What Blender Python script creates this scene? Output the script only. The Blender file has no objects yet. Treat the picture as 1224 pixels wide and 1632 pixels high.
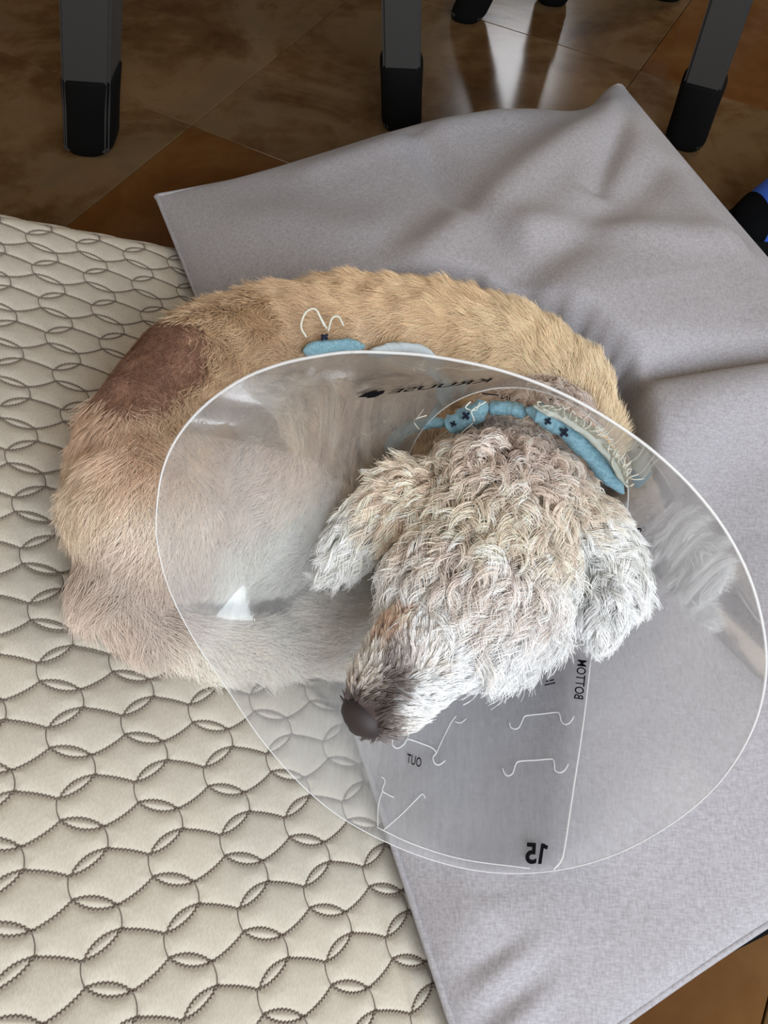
import bpy, bmesh, math, random
import numpy as np
from mathutils import Vector, Matrix
from mathutils.bvhtree import BVHTree

random.seed(7); rng = np.random.default_rng(7)
scene = bpy.context.scene
col = scene.collection

# ------------------------------------------------------------------ camera
FPX, CX, CY = 1226.0, 612.0, 816.0
HC = 0.52
dc = np.array([-0.036, 0.528, 0.848]); dc /= np.linalg.norm(dc)      # straight down, seen from the camera
zc = -dc
yc = np.array([0, 0, 1.0]); yc = yc - yc.dot(zc) * zc; yc /= np.linalg.norm(yc)
xc = np.cross(yc, zc)
M = np.array([xc, yc, zc])                                          # camera (right, down, forward) -> world
CAM = np.array([0, 0, HC])

def ray(px, py): return M @ np.array([(px - CX) / FPX, (py - CY) / FPX, 1.0])
def at_d(px, py, d): return CAM + ray(px, py) * d
def at_z(px, py, z):
    r = ray(px, py); return CAM + r * ((z - HC) / r[2])
def w2p(P):
    c = (np.asarray(P) - CAM) @ M
    return np.stack([c[..., 0] / c[..., 2] * FPX + CX, c[..., 1] / c[..., 2] * FPX + CY], -1)

cam_data = bpy.data.cameras.new('camera'); cam = bpy.data.objects.new('camera', cam_data); col.objects.link(cam)
cam_data.sensor_fit = 'HORIZONTAL'; cam_data.sensor_width = 36; cam_data.lens = 36 * FPX / 1224
cam_data.clip_start = 0.02
r_, d_, f_ = M[:, 0], M[:, 1], M[:, 2]
mw = Matrix.Identity(4)
for i in range(3):
    mw[i][0] = r_[i]; mw[i][1] = -d_[i]; mw[i][2] = -f_[i]; mw[i][3] = CAM[i]
cam.matrix_world = mw
scene.camera = cam

# ------------------------------------------------------------------ world, light, exposure
scene.view_settings.view_transform = 'Standard'; scene.view_settings.look = 'None'
scene.view_settings.gamma = 1; scene.view_settings.use_curve_mapping = False
scene.view_settings.exposure = 0.18
w = bpy.data.worlds.new('world'); scene.world = w; w.use_nodes = True
w.node_tree.nodes['Background'].inputs[0].default_value = (0.75, 0.85, 1.0, 1)
w.node_tree.nodes['Background'].inputs[1].default_value = 0.5

def area(name, loc, target, sx, sy, power, colr):
    l = bpy.data.lights.new(name, 'AREA'); l.shape = 'RECTANGLE'; l.size = sx; l.size_y = sy
    l.energy = power; l.color = colr
    o = bpy.data.objects.new(name, l); col.objects.link(o); o.location = loc
    o.rotation_euler = (Vector(target) - Vector(loc)).to_track_quat('-Z', 'Y').to_euler()
    return o
area('window_daylight', (0.58, -0.82, 0.98), (0.15, 0.28, 0.1), 1.1, 0.9, 26, (0.88, 0.94, 1.0))
area('side_window_daylight', (-2.3, -0.6, 1.5), (0, 0.3, 0.1), 1.2, 1.2, 12, (1.0, 0.84, 0.66))

area('warm_room_lamp', (1.5, 1.9, 2.0), (0.4, 0.7, 0), .5, .5, 11, (1.0, 0.78, 0.52))

# ------------------------------------------------------------------ helpers
def lin(r, g, b, k=1.0):
    f = lambda c: ((c / 255) / 12.92 if c / 255 <= 0.04045 else ((c / 255 + 0.055) / 1.055) ** 2.4) * k
    return (f(r), f(g), f(b), 1.0)
def lin_np(a):
    a = np.asarray(a, float) / 255
    return np.where(a <= 0.04045, a / 12.92, ((a + 0.055) / 1.055) ** 2.4)

def mesh_obj(name, verts, faces, mat=None, parent=None, smooth=True):
    me = bpy.data.meshes.new(name)
    me.from_pydata([tuple(v) for v in verts], [], [tuple(f) for f in faces]); me.update()
    if smooth: me.polygons.foreach_set('use_smooth', [True] * len(me.polygons))
    o = bpy.data.objects.new(name, me); col.objects.link(o)
    if mat: me.materials.append(mat)
    if parent: o.parent = parent
    return o
def bm_obj(name, bm, mat=None, parent=None, smooth=False):
    me = bpy.data.meshes.new(name); bm.to_mesh(me); bm.free()
    if smooth: me.polygons.foreach_set('use_smooth', [True] * len(me.polygons))
    o = bpy.data.objects.new(name, me); col.objects.link(o)
    if mat: me.materials.append(mat)
    if parent: o.parent = parent
    return o
def grid_mesh(name, P, mat=None, parent=None):
    n, m = P.shape[:2]
    me = bpy.data.meshes.new(name)
    idx = np.arange(n * m).reshape(n, m)
    q = np.stack([idx[:-1, :-1], idx[1:, :-1], idx[1:, 1:], idx[:-1, 1:]], -1).reshape(-1, 4)
    me.vertices.add(n * m); me.vertices.foreach_set('co', P.reshape(-1).astype(np.float32))
    me.loops.add(q.size); me.loops.foreach_set('vertex_index', q.reshape(-1).astype(np.int32))
    me.polygons.add(len(q)); me.polygons.foreach_set('loop_start', np.arange(0, q.size, 4, dtype=np.int32))
    me.polygons.foreach_set('use_smooth', np.ones(len(q), bool))
    me.update(calc_edges=True); me.validate()
    o = bpy.data.objects.new(name, me); col.objects.link(o)
    if mat: me.materials.append(mat)
    if parent: o.parent = parent
    return o
def tag(o, label=None, cat=None, group=None, kind=None):
    if label: o['label'] = label
    if cat: o['category'] = cat
    if group: o['group'] = group
    if kind: o['kind'] = kind
    return o
def empty(name, loc):
    o = bpy.data.objects.new(name, None); col.objects.link(o); o.location = loc; o.empty_display_size = 0.05
    return o
def reparent(root, objs):
    bpy.context.view_layer.update()
    for o in objs:
        o.parent = root; o.matrix_parent_inverse = Matrix.Translation(-Vector(root.location))

def tube_geo(paths, radius, sides=4):
    """verts, faces for tubes along many polylines (lists of points)."""
    V, F = [], []
    for path in paths:
        p = np.asarray(path, float)
        if len(p) < 2: continue
        t = np.gradient(p, axis=0); t /= np.linalg.norm(t, axis=1)[:, None] + 1e-12
        ref = np.array([0.3, 0.2, 0.93])
        a = np.cross(t, ref); a /= np.linalg.norm(a, axis=1)[:, None] + 1e-12
        b = np.cross(t, a)
        base = len(V)
        r = np.broadcast_to(np.asarray(radius, float), (len(p),))
        for k in range(sides):
            pass
        ang = np.arange(sides) * 2 * np.pi / sides
        ring = p[:, None] + r[:, None, None] * (np.cos(ang)[None, :, None] * a[:, None] + np.sin(ang)[None, :, None] * b[:, None])
        V.extend(ring.reshape(-1, 3).tolist())
        for i in range(len(p) - 1):
            for k in range(sides):
                k2 = (k + 1) % sides
                F.append((base + i * sides + k, base + i * sides + k2, base + (i + 1) * sides + k2, base + (i + 1) * sides + k))
        F.append(tuple(base + k for k in range(sides))[::-1])
        F.append(tuple(base + (len(p) - 1) * sides + k for k in range(sides)))
    return V, F
def smooth_path(pts, n=40, closed=False):
    p = np.asarray(pts, float)
    if closed:
        q = np.vstack([p[-1], p, p[0], p[1]]); m = len(p)
    else:
        q = np.vstack([2 * p[0] - p[1], p, 2 * p[-1] - p[-2]]); m = len(p) - 1
    out = []
    for s in np.linspace(0, m, n, endpoint=not closed):
        i = min(int(s), m - 1); u = s - i
        a, b, c, d = q[i], q[i + 1], q[i + 2], q[i + 3]
        out.append(0.5 * (2 * b + (c - a) * u + (2 * a - 5 * b + 4 * c - d) * u * u + (3 * b - a - 3 * c + d) * u ** 3))
    return np.array(out)

class NT:
    def __init__(s, name):
        s.m = bpy.data.materials.new(name); s.m.use_nodes = True; s.t = s.m.node_tree
        s.b = s.t.nodes['Principled BSDF']; s.out = s.t.nodes['Material Output']
    def n(s, typ, **kw):
        x = s.t.nodes.new(typ)
        for k, v in kw.items():
            if k in x.inputs: x.inputs[k].default_value = v
            else: setattr(x, k, v)
        return x
    def l(s, a, b): s.t.links.new(a, b)
    def coords(s, kind='Object'): return s.n('ShaderNodeTexCoord').outputs[kind]
    def noise(s, scale, detail=4, rough=0.55, vec=None, dist=0.0):
        x = s.n('ShaderNodeTexNoise'); x.inputs['Scale'].default_value = scale; x.inputs['Detail'].default_value = detail
        x.inputs['Roughness'].default_value = rough; x.inputs['Distortion'].default_value = dist
        s.l(vec if vec is not None else s.coords(), x.inputs['Vector']); return x
    def ramp(s, fac, stops):
        x = s.n('ShaderNodeValToRGB'); e = x.color_ramp.elements
        while len(e) < len(stops): e.new(0.5)
        for i, (p, c) in enumerate(stops): e[i].position = p; e[i].color = c
        s.l(fac, x.inputs[0]); return x
    def bump(s, h, strength, dist=0.001):
        x = s.n('ShaderNodeBump'); x.inputs['Strength'].default_value = strength; x.inputs['Distance'].default_value = dist
        s.l(h, x.inputs['Height']); s.l(x.outputs[0], s.b.inputs['Normal']); return x
def plain(name, c, rough=0.6, metal=0.0, spec=0.5, sheen=0.0):
    t = NT(name); t.b.inputs['Base Color'].default_value = c; t.b.inputs['Roughness'].default_value = rough
    t.b.inputs['Metallic'].default_value = metal; t.b.inputs['Specular IOR Level'].default_value = spec
    if sheen: t.b.inputs['Sheen Weight'].default_value = sheen
    return t.m

# ------------------------------------------------------------------ materials
def mat_tile(rust):
    t = NT('rust_travertine' if rust else 'brown_travertine')
    geo = t.n('ShaderNodeNewGeometry'); info = t.n('ShaderNodeObjectInfo')
    off = t.n('ShaderNodeVectorMath', operation='MULTIPLY_ADD'); off.inputs[1].default_value = (1, 1, 1)
    t.l(geo.outputs['Position'], off.inputs[0])
    cmb = t.n('ShaderNodeCombineXYZ'); mul = t.n('ShaderNodeMath', operation='MULTIPLY'); mul.inputs[1].default_value = 37.0
    t.l(info.outputs['Random'], mul.inputs[0]); t.l(mul.outputs[0], cmb.inputs[2]); t.l(cmb.outputs[0], off.inputs[2])
    n1 = t.noise(6.0, 7, 0.6, off.outputs[0], 0.8); n2 = t.noise(40, 5, 0.6, off.outputs[0])
    mix = t.n('ShaderNodeMath', operation='MULTIPLY_ADD'); mix.inputs[1].default_value = 0.3
    t.l(n2.outputs[0], mix.inputs[0]); t.l(n1.outputs[0], mix.inputs[2])
    rp = t.ramp(mix.outputs[0], [(0.42, lin(66, 44, 24)), (0.58, lin(88, 64, 38)), (0.72, lin(108, 86, 60)), (0.86, lin(98, 80, 60))])
    rp2 = t.ramp(mix.outputs[0], [(0.42, lin(80, 48, 20)), (0.62, lin(96, 62, 30)), (0.86, lin(110, 80, 46))])
    t.l((rp2 if rust else rp).outputs[0], t.b.inputs['Base Color'])
    t.b.inputs['Roughness'].default_value = 0.16; t.b.inputs['Specular IOR Level'].default_value = 0.55
    t.bump(n1.outputs[0], 0.05, 0.004)
    return t.m
def mat_fabric(name, c1, c2, scale, rough=0.9, bump=0.4, blotch=None):
    t = NT(name); v = t.coords()
    mp = t.n('ShaderNodeMapping'); mp.inputs['Scale'].default_value = (1, 0.25, 1); t.l(v, mp.inputs[0])
    mp2 = t.n('ShaderNodeMapping'); mp2.inputs['Scale'].default_value = (0.25, 1, 1); t.l(v, mp2.inputs[0])
    a = t.noise(scale, 2, 0.6, mp.outputs[0]); b = t.noise(scale, 2, 0.6, mp2.outputs[0])
    s = t.n('ShaderNodeMath', operation='ADD'); t.l(a.outputs[0], s.inputs[0]); t.l(b.outputs[0], s.inputs[1])
    h = t.n('ShaderNodeMath', operation='MULTIPLY'); h.inputs[1].default_value = 0.5; t.l(s.outputs[0], h.inputs[0])
    rp = t.ramp(h.outputs[0], [(0.36, c1), (0.64, c2)])
    outc = rp.outputs[0]
    t.l(outc, t.b.inputs['Base Color']); t.b.inputs['Roughness'].default_value = rough
    t.b.inputs['Specular IOR Level'].default_value = 0.2; t.b.inputs['Sheen Weight'].default_value = 0.12
    t.bump(h.outputs[0], bump, 0.0006)
    return t.m
def mat_knit():
    t = NT('cream_knit_ticking'); v = t.coords()
    mp = t.n('ShaderNodeMapping'); mp.inputs['Scale'].default_value = (1, 0.35, 1); t.l(v, mp.inputs[0])
    a = t.noise(1500, 1, 0.5, mp.outputs[0]); b = t.noise(14, 3, 0.5)
    rp = t.ramp(a.outputs[0], [(0.3, lin(184, 176, 162)), (0.7, lin(197, 190, 177))])
    t.l(rp.outputs[0], t.b.inputs['Base Color']); t.b.inputs['Roughness'].default_value = 0.85
    t.b.inputs['Specular IOR Level'].default_value = 0.25
    t.bump(a.outputs[0], 0.2, 0.0004); return t.m
def mat_fur(name, rough=0.55, spec=0.35):
    t = NT(name); a = t.n('ShaderNodeAttribute'); a.attribute_name = 'coat'
    t.l(a.outputs['Color'], t.b.inputs['Base Color']); t.b.inputs['Roughness'].default_value = rough
    t.b.inputs['Specular IOR Level'].default_value = spec
    return t.m
def mat_plastic(haze, name):
    t = NT(name)
    t.t.nodes.remove(t.b)
    tr = t.n('ShaderNodeBsdfTransparent'); tr.inputs[0].default_value = (0.97, 0.973, 0.977, 1)
    df = t.n('ShaderNodeBsdfDiffuse'); df.inputs[0].default_value = (0.78, 0.785, 0.80, 1)
    tl = t.n('ShaderNodeBsdfTranslucent'); tl.inputs[0].default_value = (0.78, 0.785, 0.80, 1)
    gl = t.n('ShaderNodeBsdfGlossy'); gl.inputs['Roughness'].default_value = 0.16
    hz = t.n('ShaderNodeMixShader'); hz.inputs[0].default_value = 0.5; t.l(df.outputs[0], hz.inputs[1]); t.l(tl.outputs[0], hz.inputs[2])
    v = t.coords(); mp = t.n('ShaderNodeMapping'); mp.inputs['Scale'].default_value = (30, 4, 30); mp.inputs['Rotation'].default_value = (0, 0.3, 0.6); t.l(v, mp.inputs[0])
    sc = t.noise(9, 5, 0.7, mp.outputs[0]); bl = t.noise(14, 3, 0.6, v)
    mul = t.n('ShaderNodeMath', operation='MULTIPLY'); t.l(sc.outputs[0], mul.inputs[0]); t.l(bl.outputs[0], mul.inputs[1])
    mr = t.n('ShaderNodeMapRange'); mr.inputs['From Min'].default_value = 0.12; mr.inputs['From Max'].default_value = 0.42
    mr.inputs['To Min'].default_value = haze[0]; mr.inputs['To Max'].default_value = haze[1]; t.l(mul.outputs[0], mr.inputs[0])
    m1 = t.n('ShaderNodeMixShader'); t.l(mr.outputs[0], m1.inputs[0]); t.l(tr.outputs[0], m1.inputs[1]); t.l(hz.outputs[0], m1.inputs[2])
    fr0 = t.n('ShaderNodeFresnel'); fr0.inputs[0].default_value = 1.40; fr = t.n('ShaderNodeMath', operation='MULTIPLY'); fr.inputs[1].default_value = 0.55; t.l(fr0.outputs[0], fr.inputs[0])
    g2 = t.n('ShaderNodeBsdfGlossy'); g2.inputs['Roughness'].default_value = 0.015
    gm = t.n('ShaderNodeMixShader'); gm.inputs[0].default_value = 0.45; t.l(gl.outputs[0], gm.inputs[1]); t.l(g2.outputs[0], gm.inputs[2])
    m2 = t.n('ShaderNodeMixShader'); t.l(fr.outputs[0], m2.inputs[0]); t.l(m1.outputs[0], m2.inputs[1]); t.l(gm.outputs[0], m2.inputs[2])
    t.l(m2.outputs[0], t.out.inputs[0]); return t.m
HAZE = (0.25, 0.43)

M_TILE = mat_tile(False); M_RUST = mat_tile(True); M_GROUT = plain('grout', lin(70, 48, 28), 0.5)
M_LINEN = mat_fabric('grey_linen', lin(148, 145, 149), lin(172, 170, 176), 900, bump=0.45)
M_KNIT = mat_knit(); M_STITCH = plain('brown_thread', lin(116, 104, 94), 0.9)
M_FUR = mat_fur('fur_strand'); M_COAT = mat_fur('undercoat', 0.9, 0.1)
M_PLASTIC = mat_plastic(HAZE, 'clear_frosted_plastic'); M_FLAP = mat_plastic((0.04, 0.10), 'clear_plastic')
def mat_edge():
    t = NT('milky_plastic_edge'); t.b.inputs['Base Color'].default_value = lin(236, 236, 236); t.b.inputs['Roughness'].default_value = .4
    tr = t.n('ShaderNodeBsdfTransparent'); mx = t.n('ShaderNodeMixShader'); mx.inputs[0].default_value = .55
    t.l(tr.outputs[0], mx.inputs[1]); t.l(t.b.outputs[0], mx.inputs[2]); t.l(mx.outputs[0], t.out.inputs[0]); return t.m
M_EDGE = mat_edge()
M_PRINT = plain('black_print', lin(10, 10, 14), 0.8, spec=0.1)
M_RUBBER = plain('black_rubber', lin(9, 9, 9), 0.85, spec=0.12)
M_STEEL = plain('grey_painted_steel', lin(58, 57, 56), 0.5, spec=0.3)
M_WOOD = plain('dark_wood', lin(84, 60, 42), 0.5)
M_BLACK = plain('black_cloth', lin(16, 16, 18), 0.95, spec=0.1)
M_BLUE = mat_fabric('blue_cotton', lin(110, 150, 166), lin(146, 184, 198), 900, bump=0.4)
M_NAVY = plain('navy_print', lin(24, 32, 52), 0.9)
M_THREAD = plain('white_thread', lin(226, 226, 214), 0.9)
M_WALL = plain('wall_paint', lin(226, 218, 206), 0.9); M_DARKWALL = plain('dark_panelling', lin(96, 78, 62), 0.8)

# ------------------------------------------------------------------ room
def box(name, lo, hi, mat, parent=None):
    bm = bmesh.new(); bmesh.ops.create_cube(bm, size=1)
    for v in bm.verts:
        v.co = Vector([(lo[i] + hi[i]) / 2 + v.co[i] * (hi[i] - lo[i]) for i in range(3)])
    return bm_obj(name, bm, mat, parent)
RX, RY0, RY1, RZ = 2.6, -2.0, 4.0, 2.5
fl = box('floor', (-RX, RY0, -0.06), (RX, RY1, -0.006), M_GROUT); tag(fl, kind='structure')
p0 = at_z(305, 200, 0)[:2]; p1 = at_z(140, 333, 0)[:2]
ax = (p0 - p1) / np.linalg.norm(p0 - p1); ay = np.array([-ax[1], ax[0]])
TS = 0.40
bm = bmesh.new(); bmesh.ops.create_cube(bm, size=1)
for v in bm.verts: v.co = Vector((v.co.x * (TS - 0.0010), v.co.y * (TS - 0.0010), v.co.z * 0.0065))
bmesh.ops.bevel(bm, geom=[e for e in bm.edges if all(v.co.z > 0 for v in e.verts)], offset=0.0005, segments=1, affect='EDGES')
tile_me = bpy.data.meshes.new('tile'); bm.to_mesh(tile_me); bm.free(); tile_me.materials.append(M_TILE); rust_me = tile_me.copy(); rust_me.materials[0] = M_RUST
for i in range(-8, 9):
    for j in range(-8, 9):
        c = p0 + ax * (i + 0.5) * TS + ay * (j + 0.5) * TS
        if abs(c[0]) > 1.9 or c[1] < -0.9 or c[1] > 3.4: continue
        hot = (i, j) == (-1, -1) or rng.random() < .12
        o = bpy.data.objects.new('tile', rust_me if hot else tile_me); col.objects.link(o); o.parent = fl
        o.location = (c[0], c[1], -0.00325); o.rotation_euler[2] = math.atan2(ax[1], ax[0])
tag(box('wall_north', (-RX, RY1, -0.06), (RX, RY1 + 0.1, RZ), M_DARKWALL), kind='structure')
tag(box('wall_south', (-RX, RY0 - 0.1, -0.06), (RX, RY0, RZ), M_WALL), kind='structure')
tag(box('wall_west', (-RX - 0.1, RY0, -0.06), (-RX, RY1, RZ), M_WALL), kind='structure')
tag(box('wall_east', (RX, RY0, -0.06), (RX + 0.1, RY1, RZ), M_WALL), kind='structure')
tag(box('ceiling', (-RX, RY0, RZ), (RX, RY1, RZ + 0.1), M_WALL), kind='structure')
# far window whose light is mirrored by the floor
def glow(name, c, s):
    t = NT(name); t.t.nodes.remove(t.b); e = t.n('ShaderNodeEmission'); e.inputs[0].default_value = c; e.inputs[1].default_value = s
    t.l(e.outputs[0], t.out.inputs[0]); return t.m
WX, WZ0, WZ1 = 0.50, 1.35, 2.25
win = box('window_1', (WX - 0.24, RY1 - 0.03, WZ0 - 0.05), (WX + 0.24, RY1 - 0.012, WZ1 + 0.05), plain('window_frame_paint', lin(210, 205, 198), 0.5)); tag(win, kind='structure')
box('pane', (WX - 0.19, RY1 - 0.036, WZ0), (WX + 0.19, RY1 - 0.031, WZ1), glow('lit_window_glass', (0.95, 0.97, 1.0, 1), 5.0), win)

glint_win = box('added_glint_window', (RX - 0.03, -0.19, 0.80), (RX - 0.012, 0.13, 1.24), plain('glint_window_frame_white', lin(220, 218, 214), 0.5)); tag(glint_win, kind='structure')  # unseen window, added and sized to put the glint on the cone
box('pane', (RX - 0.036, -0.15, 0.84), (RX - 0.031, 0.09, 1.20), glow('added_glint_glow', (0.86, 0.94, 1.0, 1), 45.0), glint_win)

# ------------------------------------------------------------------ mattress
S = 0.037
LU = M @ (np.array([0.81692336, -0.01371277, 0.57658319]) * S)
LV = M @ (np.array([0.34398483, 0.8152562, -0.46586668]) * 0.9736 * S)
LT = CAM + M @ (np.array([-7.12111626, -5.96437749, 16.42233993]) * S)
LN = np.cross(LV, LU); LN /= np.linalg.norm(LN)
if LN[2] < 0: LN = -LN
S1, SR, T1, TR = 2.75, 1.25, 0.1, 0.9
def roll(a, r):
    a = np.maximum(a, 0); q = r * np.pi / 2
    adv = np.where(a < q, r * np.sin(a / r), r); drop = np.where(a < q, r * (1 - np.cos(np.minimum(a, q) / r)), r + (a - q))
    return adv, drop
def matt(s, t, h):
    """lattice coordinates + height above the cloth -> world"""
    s = np.asarray(s, float); t = np.asarray(t, float)
    a1, d1 = roll(s - S1, SR); a2, d2 = roll(T1 - t, TR)
    ss = np.where(s > S1, S1 + a1, s); tt = np.where(t < T1, T1 - a2, t)
    n1 = np.clip(np.maximum(s - S1, 0) / SR, 0, np.pi / 2); n2 = np.clip(np.maximum(T1 - t, 0) / TR, 0, np.pi / 2)
    Nn = np.cos(n1)[..., None] * LN + np.sin(n1)[..., None] * LU / np.linalg.norm(LU)
    Nn = np.cos(n2)[..., None] * Nn - np.sin(n2)[..., None] * LV / np.linalg.norm(LV)
    P = LT + ss[..., None] * LU + tt[..., None] * LV - (d1 * S)[..., None] * LN - (d2 * S)[..., None] * np.array([0, 0, 1.0]) + (np.asarray(h) * S)[..., None] * Nn
    P[..., 2] = np.maximum(P[..., 2], 0.004 + 0.002 * np.sin(9 * s))
    return P
def bez_side(p, q, bulge, n=9):
    p = np.array(p); q = np.array(q); d = q - p; nrm = np.array([-d[1], d[0]]) / np.linalg.norm(d)
    k = np.linspace(0, 1, n); return p + k[:, None] * d + (bulge * np.sin(np.pi * k) ** 0.8)[:, None] * nrm
def cell_lines(i, j):
    K = np.array([i, j], float)
    o = lambda a, b: K + np.array([a, b])
    st = [bez_side(o(0, 0), o(.5, .21), -0.022), bez_side(o(0, .71), o(.5, .5), 0.03),
          bez_side(o(0, 0), o(-.47, .205), 0.080), bez_side(o(0, 0), o(-.5, .21), -0.056),
          bez_side(o(-.5, .5), o(0, .71), 0.072), bez_side(o(-.5, .5), o(0, .71), -0.072)]
    gr = [bez_side(o(-.5, .21), o(-.5, .5), 0.03), bez_side(o(0, .71), o(0, 1), -0.03)]
    return st, gr
smin, smax, tmin, tmax = -5.0, 6.2, -2.6, 18.5
ds = 0.027
sg = np.arange(smin, smax, ds); tg = np.arange(tmin, tmax, ds)
SG, TG = np.meshgrid(sg, tg, indexing='ij')
# distance to the nearest seam, one repeat of the lattice then tiled
nr = 96
ur, vr = np.meshgrid((np.arange(nr) + .5) / nr, (np.arange(nr) + .5) / nr, indexing='ij')
Dst = np.full((nr, nr), 9.0); Dgr = np.full((nr, nr), 9.0)
for i in (-1, 0, 1, 2):
    for j in (-1, 0, 1):
        st, gr = cell_lines(i, j)
        for arr, ls in ((Dst, st), (Dgr, gr)):
            for l in ls:
                for a, b in zip(l[:-1], l[1:]):
                    d = b - a; k = np.clip(((ur - a[0]) * d[0] + (vr - a[1]) * d[1]) / (d @ d), 0, 1)
                    np.minimum(arr, np.hypot(ur - a[0] - k * d[0], vr - a[1] - k * d[1]), out=arr)
puff = np.minimum(0.022 * (1 - np.exp(-Dst / 0.03)), 0.05 * (1 - np.exp(-Dgr / 0.03)) + 0.0) + 0.05 * (1 - np.exp(-np.minimum(Dst, Dgr) / 0.11))
fi = (SG % 1) * nr - .5; fj = (TG % 1) * nr - .5
i0 = np.floor(fi).astype(int); j0 = np.floor(fj).astype(int); wi = fi - i0; wj = fj - j0
def pf(i, j): return puff[i % nr, j % nr]
HH = pf(i0, j0) * (1 - wi) * (1 - wj) + pf(i0 + 1, j0) * wi * (1 - wj) + pf(i0, j0 + 1) * (1 - wi) * wj + pf(i0 + 1, j0 + 1) * wi * wj
mattress = empty('mattress', tuple(matt(np.array(0.), np.array(8.), np.array(0.)) * np.array([1, 1, 0])))
tag(mattress, 'cream quilted mattress with brown honeycomb stitching, sloping down beside the grey pillow', 'mattress')
MP = matt(SG, TG, HH)

# ------------------------------------------------------------------ dog body
# nodes: photo pixel, height of the centre above the floor, radius
def node(px, py, h, r): return (at_z(px, py, h), r)
chains = {
 'back': [(905, 690, .10, .036), (880, 636, .105, .042), (800, 590, .11, .048), (690, 562, .112, .050), (560, 548, .112, .049), (435, 575, .118, .051),
          (325, 620, .13, .052), (266, 715, .14, .052), (240, 815, .148, .046), (252, 876, .142, .030)],
 'haunch': [(470, 690, .105, .048), (400, 775, .118, .052), (350, 838, .124, .040), (275, 885, .132, .027)],
 'flank': [(640, 690, .10, .042), (530, 790, .095, .042), (480, 842, .095, .038), (400, 858, .105, .036)],
 'hind_leg': [(218, 878, .14, .032), (184, 926, .140, .022), (226, 982, .128, .017), (335, 1024, .106, .0138), (470, 1035, .080, .0138), (560, 1034, .066, .016)],
 'fore_leg': [(640, 880, .075, .028), (590, 985, .075, .022), (535, 1000, .078, .022)],
 'chest': [(880, 650, .10, .042), (780, 720, .090, .046), (700, 800, .076, .040)],
 'neck': [(850, 690, .105, .044), (812, 775, .125, .046), (795, 840, .145, .048)],
 'skull': [(795, 835, .147, .0500), (762, 922, .147, .0480), (745, 942, .148, .033)],
 'muzzle': [(735, 985, .148, .032), (668, 1044, .153, .0265), (626, 1096, .153, .0220), (605, 1121, .152, .0170)],
 'ear_left': [(655, 790, .165, .018), (600, 830, .155, .015), (562, 868, .146, .012), (545, 892, .142, .009)],
 'ear_right': [(915, 835, .165, .018), (962, 872, .158, .0155), (978, 922, .152, .0155), (956, 972, .146, .0125)],
}
segA, segB, segRa, segRb, segName = [], [], [], [], []
bm = bmesh.new()
for nm, ch in chains.items():
    nd = [node(*c) for c in ch]
    for (pa, ra), (pb, rb) in zip(nd[:-1], nd[1:]):
        segA.append(pa); segB.append(pb); segRa.append(ra); segRb.append(rb); segName.append(nm)
        n = max(2, int(np.linalg.norm(pb - pa) / (0.35 * min(ra, rb))) + 1)
        for k in np.linspace(0, 1, n):
            m4 = Matrix.Translation(Vector(pa + (pb - pa) * k)) @ Matrix.Scale(ra + (rb - ra) * k, 4)
            bmesh.ops.create_icosphere(bm, subdivisions=2, radius=1, matrix=m4)
segA = np.array(segA); segB = np.array(segB); segRa = np.array(segRa); segRb = np.array(segRb); segName = np.array(segName)
tmp = bm_obj('dog_blocking', bm)
rm = tmp.modifiers.new('r', 'REMESH'); rm.mode = 'VOXEL'; rm.voxel_size = 0.0042
sm = tmp.modifiers.new('s', 'SMOOTH'); sm.factor = 0.5; sm.iterations = 8
dg = bpy.context.evaluated_depsgraph_get()
dog_me = bpy.data.meshes.new_from_object(tmp.evaluated_get(dg)); dog_me.name = 'dog'
bpy.data.objects.remove(tmp)
dog_me.polygons.foreach_set('use_smooth', [True] * len(dog_me.polygons))
dog = bpy.data.objects.new('dog', dog_me); col.objects.link(dog)
dog_me.materials.clear(); dog_me.materials.append(M_COAT)
tag(dog, 'small curly cream dog curled up asleep with a shaved brown patch on its rump', 'dog')

def seg_near(P):
    best = np.full(len(P), 9e9); bi = np.zeros(len(P), int); bk = np.zeros(len(P))
    for s in range(len(segA)):
        d = segB[s] - segA[s]; k = np.clip(((P - segA[s]) @ d) / (d @ d), 0, 1)
        dist = np.linalg.norm(P - segA[s] - k[:, None] * d, axis=1) - (segRa[s] + (segRb[s] - segRa[s]) * k)
        u = dist < best; best[u] = dist[u]; bi[u] = s; bk[u] = k[u]
    return bi, bk
def desat(A, k, m=(205, 194, 184)):
    return [(x, y, r + (m[0] - r) * k, g_ + (m[1] - g_) * k, b_ + (m[2] - b_) * k) for x, y, r, g_, b_ in A]
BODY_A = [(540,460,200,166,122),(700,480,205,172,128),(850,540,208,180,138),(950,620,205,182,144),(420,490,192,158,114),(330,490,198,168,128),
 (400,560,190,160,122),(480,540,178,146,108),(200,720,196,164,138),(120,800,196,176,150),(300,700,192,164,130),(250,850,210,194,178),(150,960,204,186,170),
 (400,780,200,184,172),(450,900,226,222,214),(540,850,226,222,214),(330,1025,222,208,196),(560,1020,212,204,196),(500,720,204,176,150),(620,600,205,175,140),(640,680,200,180,160),(185,925,120,104,94),(250,950,150,134,124)]
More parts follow.
